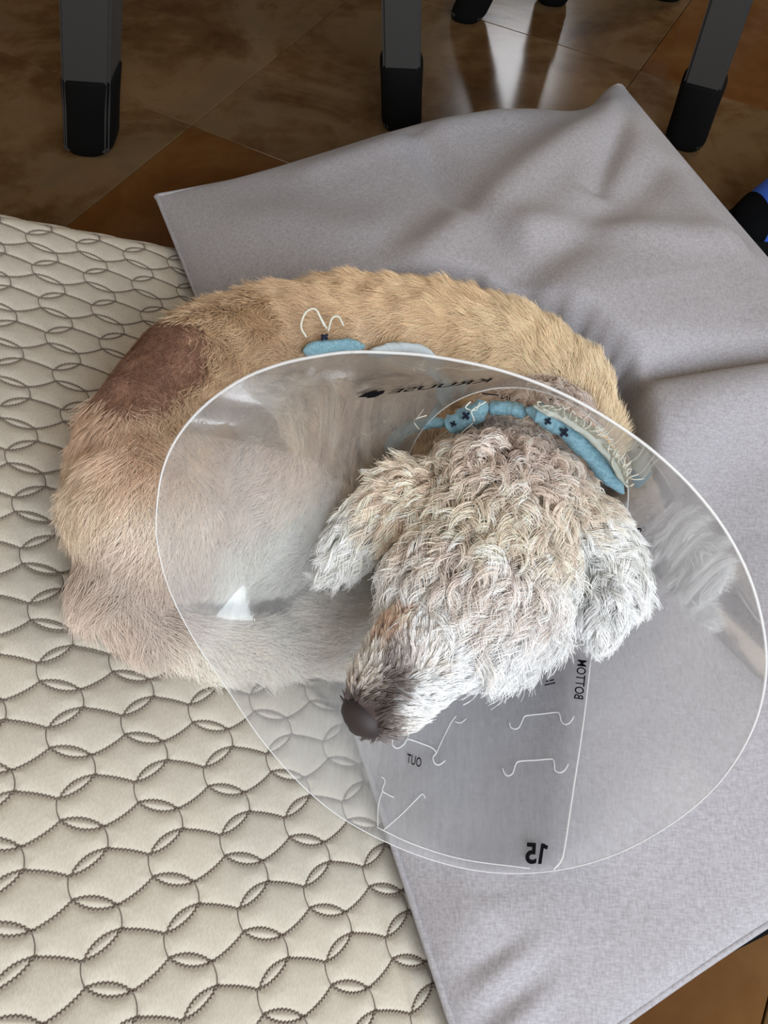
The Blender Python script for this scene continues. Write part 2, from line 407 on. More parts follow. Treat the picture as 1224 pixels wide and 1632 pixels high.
HEAD_A = [(700,720,206,186,162),(780,690,182,166,156),(870,720,186,170,160),(900,800,202,186,166),(760,800,212,196,174),(640,800,214,188,166),(560,850,236,228,210),
 (535,895,236,230,214),(720,880,204,190,182),(650,920,228,222,216),(800,950,210,198,192),(850,1030,238,236,232),(740,1030,224,220,214),(700,980,222,216,210),(612,1003,190,160,138),
 (960,865,240,226,214),(1000,950,242,230,220),(950,1020,242,230,218),(632,1062,112,104,100),(595,1045,206,196,188),(690,1095,228,226,222),(600,1098,96,86,84),
 (655,1130,226,222,218),(572,1125,66,56,56),(585,1150,70,58,58),(620,1140,92,82,80),(660,1040,150,144,140),(690,1050,190,184,180),(625,1090,80,72,72)]
MUZ_A = [(660,1035,206,200,196),(641,1056,150,142,138),(622,1084,112,104,102),(604,1108,86,78,76),(585,1060,214,206,200),(577,1095,198,190,184),(690,1060,206,200,194),
 (672,1095,230,226,222),(652,1122,228,224,220),(632,1148,214,208,204),(575,1125,70,58,58),(595,1140,66,54,54),(615,1150,96,86,84),(611,1006,198,174,158),(700,1100,232,228,224),(725,1060,226,222,216)]
BODY_A = desat(BODY_A, .36); HEAD_A = desat([q for q in HEAD_A if not (q[0] < 660 and q[1] > 1040)], .38, (214, 203, 197))
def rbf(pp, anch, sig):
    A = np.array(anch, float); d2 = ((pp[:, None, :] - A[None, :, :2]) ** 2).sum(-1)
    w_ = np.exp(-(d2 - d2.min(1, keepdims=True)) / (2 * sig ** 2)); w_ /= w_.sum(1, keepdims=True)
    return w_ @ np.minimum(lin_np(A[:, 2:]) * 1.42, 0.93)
HEADS = {'skull', 'muzzle', 'ear_left', 'ear_right', 'neck'}
PATCH = np.array([(262,478),(300,497),(352,545),(362,580),(330,612),(300,640),(262,672),(190,668),(130,650),(120,600),(190,520)], float)
def in_poly(pp, poly):
    x, y = pp[:, 0], pp[:, 1]; ins = np.zeros(len(pp), bool); j = len(poly) - 1
    for i in range(len(poly)):
        xi, yi = poly[i]; xj, yj = poly[j]
        ins ^= ((yi > y) != (yj > y)) & (x < (xj - xi) * (y - yi) / (yj - yi + 1e-9) + xi); j = i
    return ins
def coat_info(P):
    bi, bk = seg_near(P); nm = segName[bi]; pp = w2p(P)
    head = np.isin(nm, list(HEADS))
    c = np.where((nm == 'muzzle')[:, None], rbf(pp, MUZ_A, 12), np.where(head[:, None], rbf(pp, HEAD_A, 32), rbf(pp, BODY_A, 42)))
    jit = pp + rng.normal(0, 13, pp.shape)
    patch = in_poly(jit, PATCH) & ~head
    return bi, bk, nm, pp, head, c, patch
nv = len(dog_me.vertices); co = np.empty(nv * 3, np.float32); dog_me.vertices.foreach_get('co', co); DV = co.reshape(-1, 3).astype(float)
bi, bk, nm, pp, head, c, patch = coat_info(DV)
SKIN = lin_np([170, 134, 114])
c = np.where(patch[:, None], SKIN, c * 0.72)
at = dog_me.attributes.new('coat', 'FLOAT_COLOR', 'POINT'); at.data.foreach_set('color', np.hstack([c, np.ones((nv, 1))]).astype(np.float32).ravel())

# ---- fur
dog_me.calc_loop_triangles()
nt = len(dog_me.loop_triangles); tri = np.empty(nt * 3, np.int32); dog_me.loop_triangles.foreach_get('vertices', tri); tri = tri.reshape(-1, 3)
vn = np.empty(nv * 3, np.float32); dog_me.vertices.foreach_get('normal', vn); DN = vn.reshape(-1, 3).astype(float)
tarea = 0.5 * np.linalg.norm(np.cross(DV[tri[:, 1]] - DV[tri[:, 0]], DV[tri[:, 2]] - DV[tri[:, 0]]), axis=1)
tn = DN[tri].mean(1); tp = DV[tri].mean(1)
tb, tk, tname, tpp, thead, tcol, tpatch = coat_info(tp)
facing = ((CAM - tp) * tn).sum(1) / np.linalg.norm(CAM - tp, axis=1)
up_ok = (tn[:, 2] > -0.35)
dens = np.where(up_ok, np.where(facing > -0.15, 1.0, 0.3), 0.0)
def sample(mask_w, n):
    p = tarea * mask_w; p /= p.sum(); t = rng.choice(len(tri), n, p=p)
    a = rng.random((n, 2)); a = np.where(a.sum(1, keepdims=True) > 1, 1 - a, a); b = np.hstack([1 - a.sum(1, keepdims=True), a])
    P = (DV[tri[t]] * b[..., None]).sum(1); N = (DN[tri[t]] * b[..., None]).sum(1); N /= np.linalg.norm(N, axis=1)[:, None]
    return P, N
def unit(a): return a / (np.linalg.norm(a, axis=-1, keepdims=True) + 1e-12)
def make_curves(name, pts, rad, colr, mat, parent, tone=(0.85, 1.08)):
    n, k, _ = pts.shape
    hc = bpy.data.hair_curves.new(name); hc.add_curves([k] * n)
    hc.attributes['position'].data.foreach_set('vector', pts.reshape(-1).astype(np.float32))
    ra = hc.attributes.get('radius') or hc.attributes.new('radius', 'FLOAT', 'POINT')
    ra.data.foreach_set('value', np.broadcast_to(rad, (n, k)).reshape(-1).astype(np.float32))
    ca = hc.attributes.new('coat', 'FLOAT_COLOR', 'POINT')
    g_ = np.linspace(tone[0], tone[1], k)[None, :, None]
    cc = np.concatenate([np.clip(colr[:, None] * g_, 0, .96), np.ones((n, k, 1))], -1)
    ca.data.foreach_set('color', cc.reshape(-1).astype(np.float32))
    hc.materials.append(mat)
    o = bpy.data.objects.new(name, hc); col.objects.link(o); o.parent = parent; o['kind'] = 'stuff'
    return o
def smooth_noise(P, f, seed):
    g = np.random.default_rng(seed); out = np.zeros((len(P), 3))
    for _ in range(5):
        kv = g.normal(0, f, (3, 3)); ph = g.uniform(0, 6.28, 3); out += np.sin(P @ kv + ph)
    return out / 2.2
def flow_dir(P, N, bi):
    d = unit(segB[bi] - segA[bi]) + 0.4 * smooth_noise(P, 24, 3) + 0.2 * smooth_noise(P, 90, 4)
    d = d - (d * N).sum(1, keepdims=True) * N
    return unit(d)
RB = np.array([0, 0, 0.0])
# body coat
nb = 125000
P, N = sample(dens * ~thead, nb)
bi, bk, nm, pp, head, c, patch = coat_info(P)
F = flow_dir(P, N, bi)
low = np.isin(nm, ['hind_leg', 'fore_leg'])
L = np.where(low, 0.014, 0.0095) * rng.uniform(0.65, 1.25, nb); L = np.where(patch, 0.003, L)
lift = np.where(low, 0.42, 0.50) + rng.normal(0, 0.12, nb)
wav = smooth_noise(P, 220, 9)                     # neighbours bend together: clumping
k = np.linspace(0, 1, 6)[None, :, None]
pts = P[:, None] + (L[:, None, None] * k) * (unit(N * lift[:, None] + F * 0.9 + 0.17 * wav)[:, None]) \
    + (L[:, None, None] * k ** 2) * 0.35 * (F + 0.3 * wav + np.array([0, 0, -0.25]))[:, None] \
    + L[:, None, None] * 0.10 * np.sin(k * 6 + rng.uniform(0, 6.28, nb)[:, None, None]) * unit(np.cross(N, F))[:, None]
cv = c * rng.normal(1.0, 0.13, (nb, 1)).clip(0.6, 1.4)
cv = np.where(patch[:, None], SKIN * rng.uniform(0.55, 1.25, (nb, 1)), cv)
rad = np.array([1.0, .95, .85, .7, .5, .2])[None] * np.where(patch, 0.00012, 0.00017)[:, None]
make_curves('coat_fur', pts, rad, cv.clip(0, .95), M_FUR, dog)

# curly head hair
def curls(name, names, nclump, per, Lr, rcurl, turns, lift, sag, spread=0.0014, seed=5, thick=0.00019, extra=None):
    mask = np.isin(tname, names)
    P, N = sample(np.where(up_ok, np.where(facing > -0.25, 1.0, 0.3), 0.0) * mask, nclump)
    bi, bk, nm, pp, head, c, patch = coat_info(P)
    F = flow_dir(P, N, bi)
    if extra is not None:
        keep = np.hypot(pp[:, 0] - 577, pp[:, 1] - 1146) > 24
        P, N, F, c, nclump = P[keep], N[keep], F[keep], c[keep], int(keep.sum()); F = extra(P, N, F)
    L = rng.uniform(*Lr, nclump); ph = rng.uniform(0, 6.28, nclump); hand = np.where(rng.random(nclump) < .5, -1, 1)
    tn_ = rng.uniform(*turns, nclump); rc = rng.uniform(*rcurl, nclump)
    Pn = np.repeat(P, per, 0); Nn = np.repeat(N, per, 0); Fn = np.repeat(F, per, 0); m = len(Pn)
    rep = lambda a: np.repeat(a, per, 0)
    E1 = unit(np.cross(Nn, Fn))
    root = Pn + (E1 * rng.normal(0, spread, (m, 1)) + Fn * rng.normal(0, spread, (m, 1)))
    kk = 13; k = np.linspace(0, 1, kk)[None, :, None]
    Lm = (rep(L) * rng.uniform(.8, 1.12, m))[:, None, None]
    D = unit(Nn * (lift + rng.normal(0, .05, (m, 1))) + Fn)
    D2 = unit(np.cross(D, E1))
    phi = rep(ph)[:, None, None] + rng.normal(0, .30, (m, 1, 1)) + rep(tn_ * hand)[:, None, None] * 6.283 * k
    conv = (1 - 0.35 * k ** 0.8) * (root - Pn)[:, None] - (root - Pn)[:, None]      # strands of a lock draw together
    R = (rep(rc)[:, None, None] * np.clip(k * 2.2, 0, 1))
    pts = root[:, None] + Lm * k * D[:, None] + conv + R * (np.cos(phi) * E1[:, None] + np.sin(phi) * D2[:, None]) \
        - R * 0 + Lm * k ** 2 * np.array([0, 0, -sag])
    cm = rep(c * rng.normal(1.0, .16, (nclump, 1))) * rng.normal(1, .12, (m, 1)).clip(.6, 1.4)
    rad = (np.linspace(1, .45, kk)[None] * thick) * np.ones((m, 1))
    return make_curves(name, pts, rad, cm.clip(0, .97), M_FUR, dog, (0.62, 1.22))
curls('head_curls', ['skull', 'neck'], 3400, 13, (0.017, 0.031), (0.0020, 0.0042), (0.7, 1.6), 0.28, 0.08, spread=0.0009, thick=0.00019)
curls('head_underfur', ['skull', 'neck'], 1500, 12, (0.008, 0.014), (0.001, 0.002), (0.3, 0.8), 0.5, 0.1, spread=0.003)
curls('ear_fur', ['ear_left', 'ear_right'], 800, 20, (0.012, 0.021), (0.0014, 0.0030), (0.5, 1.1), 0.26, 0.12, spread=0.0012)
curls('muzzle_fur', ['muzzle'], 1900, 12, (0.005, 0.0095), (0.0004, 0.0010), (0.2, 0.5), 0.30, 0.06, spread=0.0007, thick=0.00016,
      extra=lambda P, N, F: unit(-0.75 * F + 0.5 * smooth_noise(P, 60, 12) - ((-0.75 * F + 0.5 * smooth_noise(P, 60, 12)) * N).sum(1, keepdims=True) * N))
# nose and closed eye
bm = bmesh.new(); bmesh.ops.create_icosphere(bm, subdivisions=3, radius=1)
nc = at_z(581, 1141, .153); nd = unit(at_z(560, 1165, .150) - at_z(640, 1070, .153)); ns = unit(np.cross(nd, [0, 0, 1])); nu = np.cross(ns, nd)
for v in bm.verts:
    x, y, z = v.co; y *= 1 - 0.2 * max(0, -z)
    for sgn in (-1, 1):
        q = math.hypot(y - sgn * 0.42, z + 0.1)
        if x > 0 and q < 0.28: x -= 0.35 * (1 - q / 0.28)
    v.co = Vector(nc + nd * x * .0100 + ns * y * .0125 + nu * z * .0108)
bm_obj('nose', bm, plain('nose_leather', lin(46, 37, 38), 0.62), dog, True)
bm = bmesh.new(); bmesh.ops.create_icosphere(bm, subdivisions=2, radius=1)
ec = at_z(613, 1006, .148)
for v in bm.verts: v.co = Vector(ec) + Vector((v.co.x * .004, v.co.y * .0032, v.co.z * .0035))
bm_obj('eyelid', bm, plain('tear_stained_eyelid', lin(120, 84, 66), 0.6), dog, True)

# ------------------------------------------------------------------ cone collar
rim_px = [(560,561),(620,562),(690,568),(790,588),(880,620),(960,662),(1040,718),(1110,785),(1165,860),(1203,945),(1221,1040),(1212,1125),(1180,1200),(1130,1265),
 (1060,1320),(980,1362),(900,1385),(820,1392),(740,1384),(650,1357),(560,1313),(490,1260),(420,1183),(360,1095),(310,1020),(270,940),(250,860),(252,788),(264,735),(289,688),(330,643),(387,604),(448,580),(509,567)]
A_ = []; B_ = []
for (px, py, d) in ((600, 562, .325), (850, 1392, .394), (247, 790, .366), (1222, 1040, .366)):
    A_.append([(px - CX) / FPX, (py - CY) / FPX, 1]); B_.append(1 / d)
pl = np.linalg.lstsq(np.array(A_), np.array(B_), rcond=None)[0]
def rim_pt(px, py):
    r = np.array([(px - CX) / FPX, (py - CY) / FPX, 1]); return at_d(px, py, 1 / (pl @ r))
NR = 180
rimP = smooth_path([rim_pt(*p) for p in rim_px], NR, True)
rc = rimP.mean(0)
nax = M @ (-pl / np.linalg.norm(pl))            # towards the camera, out of the opening
neck_c = at_d(815, 792, 0.456)
nfl = unit(unit(rc - neck_c) * 0.6 + nax * 0.4)
e1 = unit(M[:, 0] - (M[:, 0] @ nfl) * nfl); e2 = np.cross(nfl, e1)
def neck_ring(rad, off=0.0):
    out = []
    for p in rimP:
        d = p - rc; a = math.atan2(d @ e2, d @ e1)
        out.append(neck_c + nfl * off + rad * (math.cos(a) * e1 + math.sin(a) * e2))
    return np.array(out)
NKR = 0.066
neckP = neck_ring(NKR)
def cone_grid(rows=24, k0=0.0, k1=1.0):
    ks = np.linspace(k0, k1, rows)
    return neckP[None] * (1 - ks)[:, None, None] + rimP[None] * ks[:, None, None]
G = cone_grid()
cone = empty('cone_collar', tuple(neck_c))
Gc = np.concatenate([G, G[:, :1]], 1)
sheet = grid_mesh('sheet', Gc, M_PLASTIC)
dog_me2 = sheet.data
bmx = bmesh.new(); bmx.from_mesh(dog_me2); bmesh.ops.remove_doubles(bmx, verts=bmx.verts, dist=1e-6); bmx.to_mesh(dog_me2)
bvh = BVHTree.FromBMesh(bmx); bmx.free()
parts = [sheet]
def on_cone(px, py, off=0.0006, far=True):
    """where the line of sight through a photo pixel meets the inside of the cone"""
    r = Vector(ray(px, py)).normalized(); o = Vector(CAM); hit = None
    for _ in range(4):
        h = bvh.ray_cast(o, r)
        if h[0] is None: break
        hit = h[0]
        if not far: break
        o = hit + r * 0.002
    if hit is None: return rim_pt(px, py)
    return np.array(hit - r * off)
rpx = w2p(rimP); rr_ = 0.0003 + 0.00045 / (1 + np.exp(((rpx[:, 0] - 700) * -0.45 + (rpx[:, 1] - 950)) / 60.0))
V, F = tube_geo([np.vstack([rimP, rimP[:2]])], np.append(rr_, rr_[:2]), 6); parts.append(mesh_obj('rim_edge', V, F, M_EDGE))
V, F = tube_geo([np.vstack([neckP, neckP[:2]])], 0.0004, 6); parts.append(mesh_obj('neck_edge', V, F, M_EDGE))
# overlapping closing flap, a second layer of sheet inside the first
NF = 36
right_e = smooth_path([(942, 1040), (930, 1150), (912, 1270), (900, 1350), (888, 1386)], NF); left_e = smooth_path([(640, 1050), (618, 1150), (606, 1220), (600, 1290), (610, 1336)], NF)
FP = np.zeros((NF, 26, 3))
for i in range(NF):
    for j in range(26):
        k_ = j / 25; q = left_e[i] * (1 - k_) + right_e[i] * k_
        q[1] += 34 * math.sin(math.pi * k_) * (i / NF) ** 6 * 0.6
        FP[i, j] = on_cone(q[0], q[1], 0.0012)
parts.append(grid_mesh('overlap_flap', FP, M_FLAP))
def line_part(name, polys, r=0.00038, mat=M_EDGE, off=0.0018):
    paths = []
    for pz in polys:
        q = smooth_path(pz, max(6, 4 * len(pz))); paths.append([on_cone(a, b, off) for a, b in q])
    V, F = tube_geo(paths, r, 4); o = mesh_obj(name, V, F, mat); parts.append(o); return o
line_part('flap_edge', [[(942,1046),(930,1150),(912,1270),(900,1350),(894,1372),(882,1386)]], 0.0005)
z5 = lambda L: [(760 + a / 4.535, 1040 + b / 4.535) for a, b in L]
z4 = lambda L: [(540 + a / 5.564, 1130 + b / 5.564) for a, b in L]
line_part('slot_cut', [z5([(235,505),(245,540),(275,553),(305,540),(325,500),(345,462),(380,453),(480,443),(580,432),(600,455),(610,495),(630,517),(660,515),(685,490),(702,460)])])
line_part('slot_cut', [z5([(185,835),(205,880),(230,890),(260,870),(280,810),(310,785),(430,778),(540,770),(560,800),(565,850),(600,867),(635,850),(662,805)])])
line_part('slot_cut', [z4([(475,260),(478,320),(520,348),(575,315),(605,270),(650,275),(740,308),(820,340),(855,370),(860,395),(835,430),(850,480),(890,495),(945,455)])], 0.0004)
line_part('tab_edge', [z4([(660,130),(630,205),(605,270)]), z4([(1040,60),(990,130),(925,260),(865,390)]), z4([(1030,112),(1080,122),(1130,85)])], 0.0003)
line_part('slot_cut', [z4([(380,600),(410,640),(385,720),(420,750),(490,785)]), z4([(400,1070),(550,940),(690,800),(740,755),(770,790)]), z4([(345,1040),(350,860),(385,730)])], 0.0003)
line_part('inner_rim_line', [[(600,1318),(660,1346),(740,1370),(845,1384)]], 0.0003)
def text_part(name, txt, fn, bold=0.0, far=True, off=0.0022):
    cu = bpy.data.curves.new(name, 'FONT'); cu.body = txt; cu.size = 1; cu.align_x = 'CENTER'; cu.align_y = 'CENTER'; cu.offset = bold; cu.resolution_u = 4
    to = bpy.data.objects.new(name, cu); col.objects.link(to)
    bpy.context.view_layer.update()
    me = bpy.data.meshes.new_from_object(to.evaluated_get(bpy.context.evaluated_depsgraph_get())); me.name = name
    bpy.data.objects.remove(to); bpy.data.curves.remove(cu)
    bmt = bmesh.new(); bmt.from_mesh(me)
    xs = [v.co.x for v in bmt.verts]; ys = [v.co.y for v in bmt.verts]
    cx_, w_, cy_, h_ = (min(xs) + max(xs)) / 2, max(xs) - min(xs), (min(ys) + max(ys)) / 2, max(ys) - min(ys)
    for v in bmt.verts:
        q = fn((v.co.x - cx_) / w_, (v.co.y - cy_) / h_); v.co = Vector(on_cone(q[0], q[1], off, far))
    bmt.to_mesh(me); bmt.free(); me.materials.clear(); me.materials.append(M_PRINT)
    o = bpy.data.objects.new(name, me); col.objects.link(o); parts.append(o); return o
def frame(cx, cy, wx, wy, hx, hy): return lambda a, b: (cx + a * wx + b * hx, cy + a * wy + b * hy)
text_part('size_number', '5', frame(846.5, 1360, -18, -1, 2, -34), 0.03)
text_part('bottom_mark', 'BOTTOM', frame(925, 1083, 6, -62, 15, 2), 0.010)
text_part('out_mark', 'OUT', frame(660, 1212, -23, -8, 2, -15), 0.01)
text_part('in_mark', 'IN', frame(806, 634, -14, -3, 1, -7), 0.01, far=True)
text_part('side_mark', '9', frame(1017, 845, 3, -8, 10, 2), 0.01)
text_part('brand_print', 'KRUUSE', frame(702, 615, -160, 26 * 0.72, 10, -7), 0.012)
def quad_part(name, quads):
    V = []; F = []
    for q in quads:
        b = len(V); V += [on_cone(x, y, 0.0022) for x, y in q]; F.append(tuple(range(b, b + len(q))))
    o = mesh_obj(name, V, F, M_PRINT, smooth=False); parts.append(o); return o
quad_part('size_number', [[(862.5,1344),(867,1344.5),(873.5,1348.5),(872,1354),(866.5,1352),(863,1377),(857.3,1377)]])
quad_part('logo_print', [[(570,633),(583,626),(602,621),(598,626),(586,633)], [(583,635),(600,624),(614,622),(611,627),(598,633)]])
quad_part('small_print', [[(868,1091),(885,1087),(885,1089),(868,1093)], [(870,1085),(874,1084),(874,1086),(870,1087)], [(876,1084),(883,1082),(883,1084),(876,1086)], [(768,626),(795,629),(795,631),(768,628)]])
parts[-1]['kind'] = 'stuff'
tag(cone, 'clear frosted plastic cone around the sleeping dog\'s head, marked 15 on its lower edge', 'cone collar')
reparent(cone, parts)

# ------------------------------------------------------------------ blue cloth tie round the neck
def band(pts_c, r, flat, n=70, sides=10, seed=1):
    g = np.random.default_rng(seed); p = smooth_path(pts_c, n)
    t = unit(np.gradient(p, axis=0)); out = unit(p - neck_c); b = np.cross(t, out)
    V = []; F = []
    for i in range(n):
        k_ = i / (n - 1); tap = min(1, 6 * k_ + .25, 6 * (1 - k_) + .25)
        rr = r * tap * (1 + .05 * math.sin(i * .35 + seed) + .025 * g.normal())
        for s_ in range(sides):
            a = 2 * math.pi * s_ / sides
            V.append(p[i] + rr * (1 + .10 * math.sin(3 * a + i * .35) + .06 * math.sin(5 * a - i * .8)) * (math.cos(a) * out[i] * flat + math.sin(a) * b[i]))
    for i in range(n - 1):
        for s_ in range(sides):
            F.append((i * sides + s_, i * sides + (s_ + 1) % sides, (i + 1) * sides + (s_ + 1) % sides, (i + 1) * sides + s_))
    F.append(tuple(range(sides))[::-1]); F.append(tuple((n - 1) * sides + s_ for s_ in range(sides)))
    return V, F
def ring_at(px, py, d): return at_d(px, py, d)
tie_parts = []
nkz = lambda px, py, o=0.0: at_d(px, py, 1.0) * 0 + on_ring(px, py, o)
def on_ring(px, py, o=0.0):
    # point of the line of sight on the plane of the neck opening, moved o towards the viewer
    r = ray(px, py); pc = neck_c + nfl * o
    return CAM + r * (((pc - CAM) @ nfl) / (r @ nfl))
V, F = band([on_ring(*p, .004) for p in ((838,652),(868,664),(905,688),(940,722),(968,756),(992,786))], .0075, .7, seed=3); tie_parts.append(mesh_obj('padded_band', V, F, M_BLUE))
V, F = band([on_ring(*p, .010) for p in ((850,646),(900,664),(945,696),(980,735),(1000,776))], .0048, .6, seed=5); tie_parts.append(mesh_obj('frayed_hem', V, F, plain('pale_frayed_cotton', lin(196, 202, 194), 0.95)))
V, F = band([on_ring(*p, .004) for p in ((778,648),(755,660),(732,672),(712,682))], .0085, .7, 40, seed=8); tie_parts.append(mesh_obj('folded_end', V, F, M_BLUE))
V, F = band([on_ring(*p, -.004) for p in ((720,672),(670,676),(636,694),(616,722))], .0065, .7, 40, seed=9); tie_parts.append(mesh_obj('padded_band', V, F, M_BLUE))
V, F = band([on_ring(*p, -.002) for p in ((776,652),(805,650),(842,658))], .0058, .7, 40, seed=10); tie_parts.append(mesh_obj('padded_band', V, F, M_BLUE))
def plus(px, py, s, rot, o):
    V = []; F = []
    for a in (rot, rot + 90):
        ca, sa = math.cos(math.radians(a)), math.sin(math.radians(a)); b = len(V)
        for x, y in ((-s, -s * .28), (s, -s * .28), (s, s * .28), (-s, s * .28)):
            V.append(on_ring(px + x * ca - y * sa, py + x * sa + y * ca, o))
        F.append((b, b + 1, b + 2, b + 3))
    bm = bmesh.new(); vs = [bm.verts.new(v) for v in V]
    for f in F: bm.faces.new([vs[i] for i in f])
    rr = bmesh.ops.extrude_face_region(bm, geom=bm.faces[:])
    for e in rr['geom']:
        if isinstance(e, bmesh.types.BMVert): e.co -= Vector(nfl) * 0.0012
    return bm_obj('printed_cross', bm, M_NAVY)
for a in ((899, 690, 8, 45, .0125), (873, 672, 6, 40, .0125), (742, 663, 7, 50, .0145), (722, 676, 5, 20, .0135), (627, 682, 6, 30, .006)): tie_parts.append(plus(*a))
def threads(specs, r=.0004):
    V, F = tube_geo([smooth_path([on_ring(x, y, o) for x, y, o in sp], 18) for sp in specs], r, 4); return mesh_obj('loose_threads', V, F, M_THREAD)
sp = []
g = np.random.default_rng(4)
for i in range(46):
    k_ = g.random(); q = smooth_path([(846,645),(900,664),(945,694),(985,740),(1000,776)], 50)[int(k_ * 49)]
    a = g.uniform(-1.6, .4); l_ = g.uniform(8, 22)
    e = (q[0] + l_ * math.cos(a) + g.normal() * 4, q[1] + l_ * math.sin(a))
    sp.append([(q[0], q[1], .014), ((q[0] + e[0]) / 2 + g.normal() * 3, (q[1] + e[1]) / 2 + g.normal() * 3, .02), (e[0], e[1], .018)])
sp += [[(735,690,.012),(755,672,.018),(752,655,.018),(775,640,.016)], [(750,640,.014),(742,650,.016),(758,654,.016),(764,642,.016)], [(668,685,.006),(660,670,.010),(680,662,.010)],
       [(985,760,.012),(975,735,.016),(990,725,.016),(996,745,.014)], [(955,775,.012),(962,782,.014),(950,792,.012)], [(576,690,.004),(588,694,.006),(598,684,.006)]]
o = threads(sp); tag(o, kind='stuff'); tie_parts.append(o)
# the tail of the tie lying on the dog's back behind the cone
dogb = BVHTree.FromPolygons([tuple(v) for v in DV], [tuple(t) for t in tri])
def on_dog(px, py, off):
    r = Vector(ray(px, py)).normalized(); h = dogb.ray_cast(Vector(CAM), r)
    p = np.array(h[0]) if h[0] is not None else at_z(px, py, .14)
    return p + np.array([0, 0, off])
V, F = band([on_dog(x, y, .012) for x, y in ((486,581),(515,576),(545,573),(580,573))], .0066, .6, 40, seed=12); tie_parts.append(mesh_obj('tie_tail', V, F, M_BLUE))
V, F = band([on_dog(x, y, .012) for x, y in ((585,586),(620,578),(655,577),(694,592))], .0072, .5, 40, seed=14); tie_parts.append(mesh_obj('tie_tail', V, F, plain('pale_blue_cotton', lin(196, 208, 214), 0.95)))
V, F = tube_geo([[on_dog(514, 566, .018), on_dog(523, 572, .018)], [on_dog(514, 573, .018), on_dog(523, 565, .018)]], .0011, 6); tie_parts.append(mesh_obj('printed_cross', V, F, M_NAVY))
V, F = tube_geo([smooth_path([on_dog(x, y, z) for x, y, z in q], 20) for q in ([(490,562,.014),(482,550,.016),(489,536,.02),(504,533,.022),(514,545,.02),(522,556,.018)], [(524,556,.016),(530,544,.02),(540,541,.02),(548,551,.018)], [(506,532,.02),(510,540,.021),(518,552,.018)])], .0007, 5)
o = mesh_obj('thread_loop', V, F, M_THREAD); tie_parts.append(o)
tie = empty('cloth_tie', tuple(neck_c)); tag(tie, 'frayed pale blue cloth tie printed with dark crosses, around the dog\'s neck inside the cone', 'neck tie')
reparent(tie, tie_parts)

# ------------------------------------------------------------------ things pressing into the bedding
press = np.vstack([DV, G.reshape(-1, 3)[:, :]])
def press_map(XY, cell=0.008):
    """lowest point of the dog and cone above each place"""
    lo = press[:, :2].min(0) - .1; hi = press[:, :2].max(0) + .1
    nx, ny = ((hi - lo) / cell).astype(int) + 1; z = np.full((nx, ny), 9.0)
    ij = ((press[:, :2] - lo) / cell).astype(int); np.minimum.at(z, (ij[:, 0], ij[:, 1]), press[:, 2])
    zz = z.copy()
    for dx in (-1, 0, 1):
        for dy in (-1, 0, 1): zz = np.minimum(zz, np.roll(np.roll(z, dx, 0), dy, 1))
    q = ((XY - lo) / cell).astype(int); ok = (q >= 0).all(-1) & (q[..., 0] < nx) & (q[..., 1] < ny)
    q = np.where(ok[..., None], q, 0); return np.where(ok, zz[q[..., 0], q[..., 1]], 9.0)
# ------------------------------------------------------------------ pillow and the black mat beneath it
ZS = 0.066
TLc = at_z(250, 313, ZS + .012); TRc = at_z(985, 133, ZS + .02); BLc = at_z(772, 1790, ZS - .004)
BRc = BLc + (TRc - TLc); BRc[2] = ZS
na, nb_ = 240, 330
a = np.linspace(0, 1, na)[:, None]; b = np.linspace(0, 1, nb_)[None, :]
base_p = (TLc * ((1 - a) * (1 - b))[..., None] + TRc * (a * (1 - b))[..., None] + BLc * ((1 - a) * b)[..., None] + BRc * (a * b)[..., None])
ea, eb = unit(TRc - TLc), unit(BLc - TLc)
inw = 0.018
base_p = base_p + (inw * np.sin(np.pi * b) * (1 - 2 * a))[..., None] * ea * 0.4 + (inw * np.sin(np.pi * a) * (1 - 2 * b))[..., None] * eb * 0.8
base_p = base_p + (0.032 * np.exp(-((a - .86) / .085) ** 2) * np.exp(-b / .07))[..., None] * eb - (0.014 * np.exp(-((a - .5) / .22) ** 2) * np.exp(-b / .1))[..., None] * eb
pa = np.clip(np.sin(np.pi * a), 0, 1) ** .55; pb = np.clip(np.sin(np.pi * b), 0, 1) ** .45
dome = pa * pb
X = base_p[..., 0]; Y = base_p[..., 1]
pxg = w2p(base_p)
H = 0.060 * dome * (1 - .55 * np.clip((b - .42) / .3, 0, 1))
wr = smooth_noise(np.stack([X, Y, 0 * X], -1).reshape(-1, 3), 14, 21)[:, 0].reshape(na, nb_) * .004 + smooth_noise(np.stack([X, Y, 0 * X], -1).reshape(-1, 3), 45, 22)[:, 1].reshape(na, nb_) * .0012
H += wr * np.clip(dome * 1.6, 0, 1)
# crease across the pillow where the dog's shoulder folds it
cra = at_z(960, 645, .09)[:2]; crb = at_z(1260, 592, .09)[:2]
cd = (crb - cra) / np.linalg.norm(crb - cra); cn = np.array([-cd[1], cd[0]])
sd = (X - cra[0]) * cn[0] + (Y - cra[1]) * cn[1]; al = (X - cra[0]) * cd[0] + (Y - cra[1]) * cd[1]
wgt = np.clip((al + .04) / .08, 0, 1)
H += wgt * (-0.020 * np.exp(-(sd / .018) ** 2) * (sd > 0) - 0.020 * np.exp(-(sd / .006) ** 2) * (sd <= 0) + 0.010 * np.exp(-((sd + .035) / .03) ** 2))
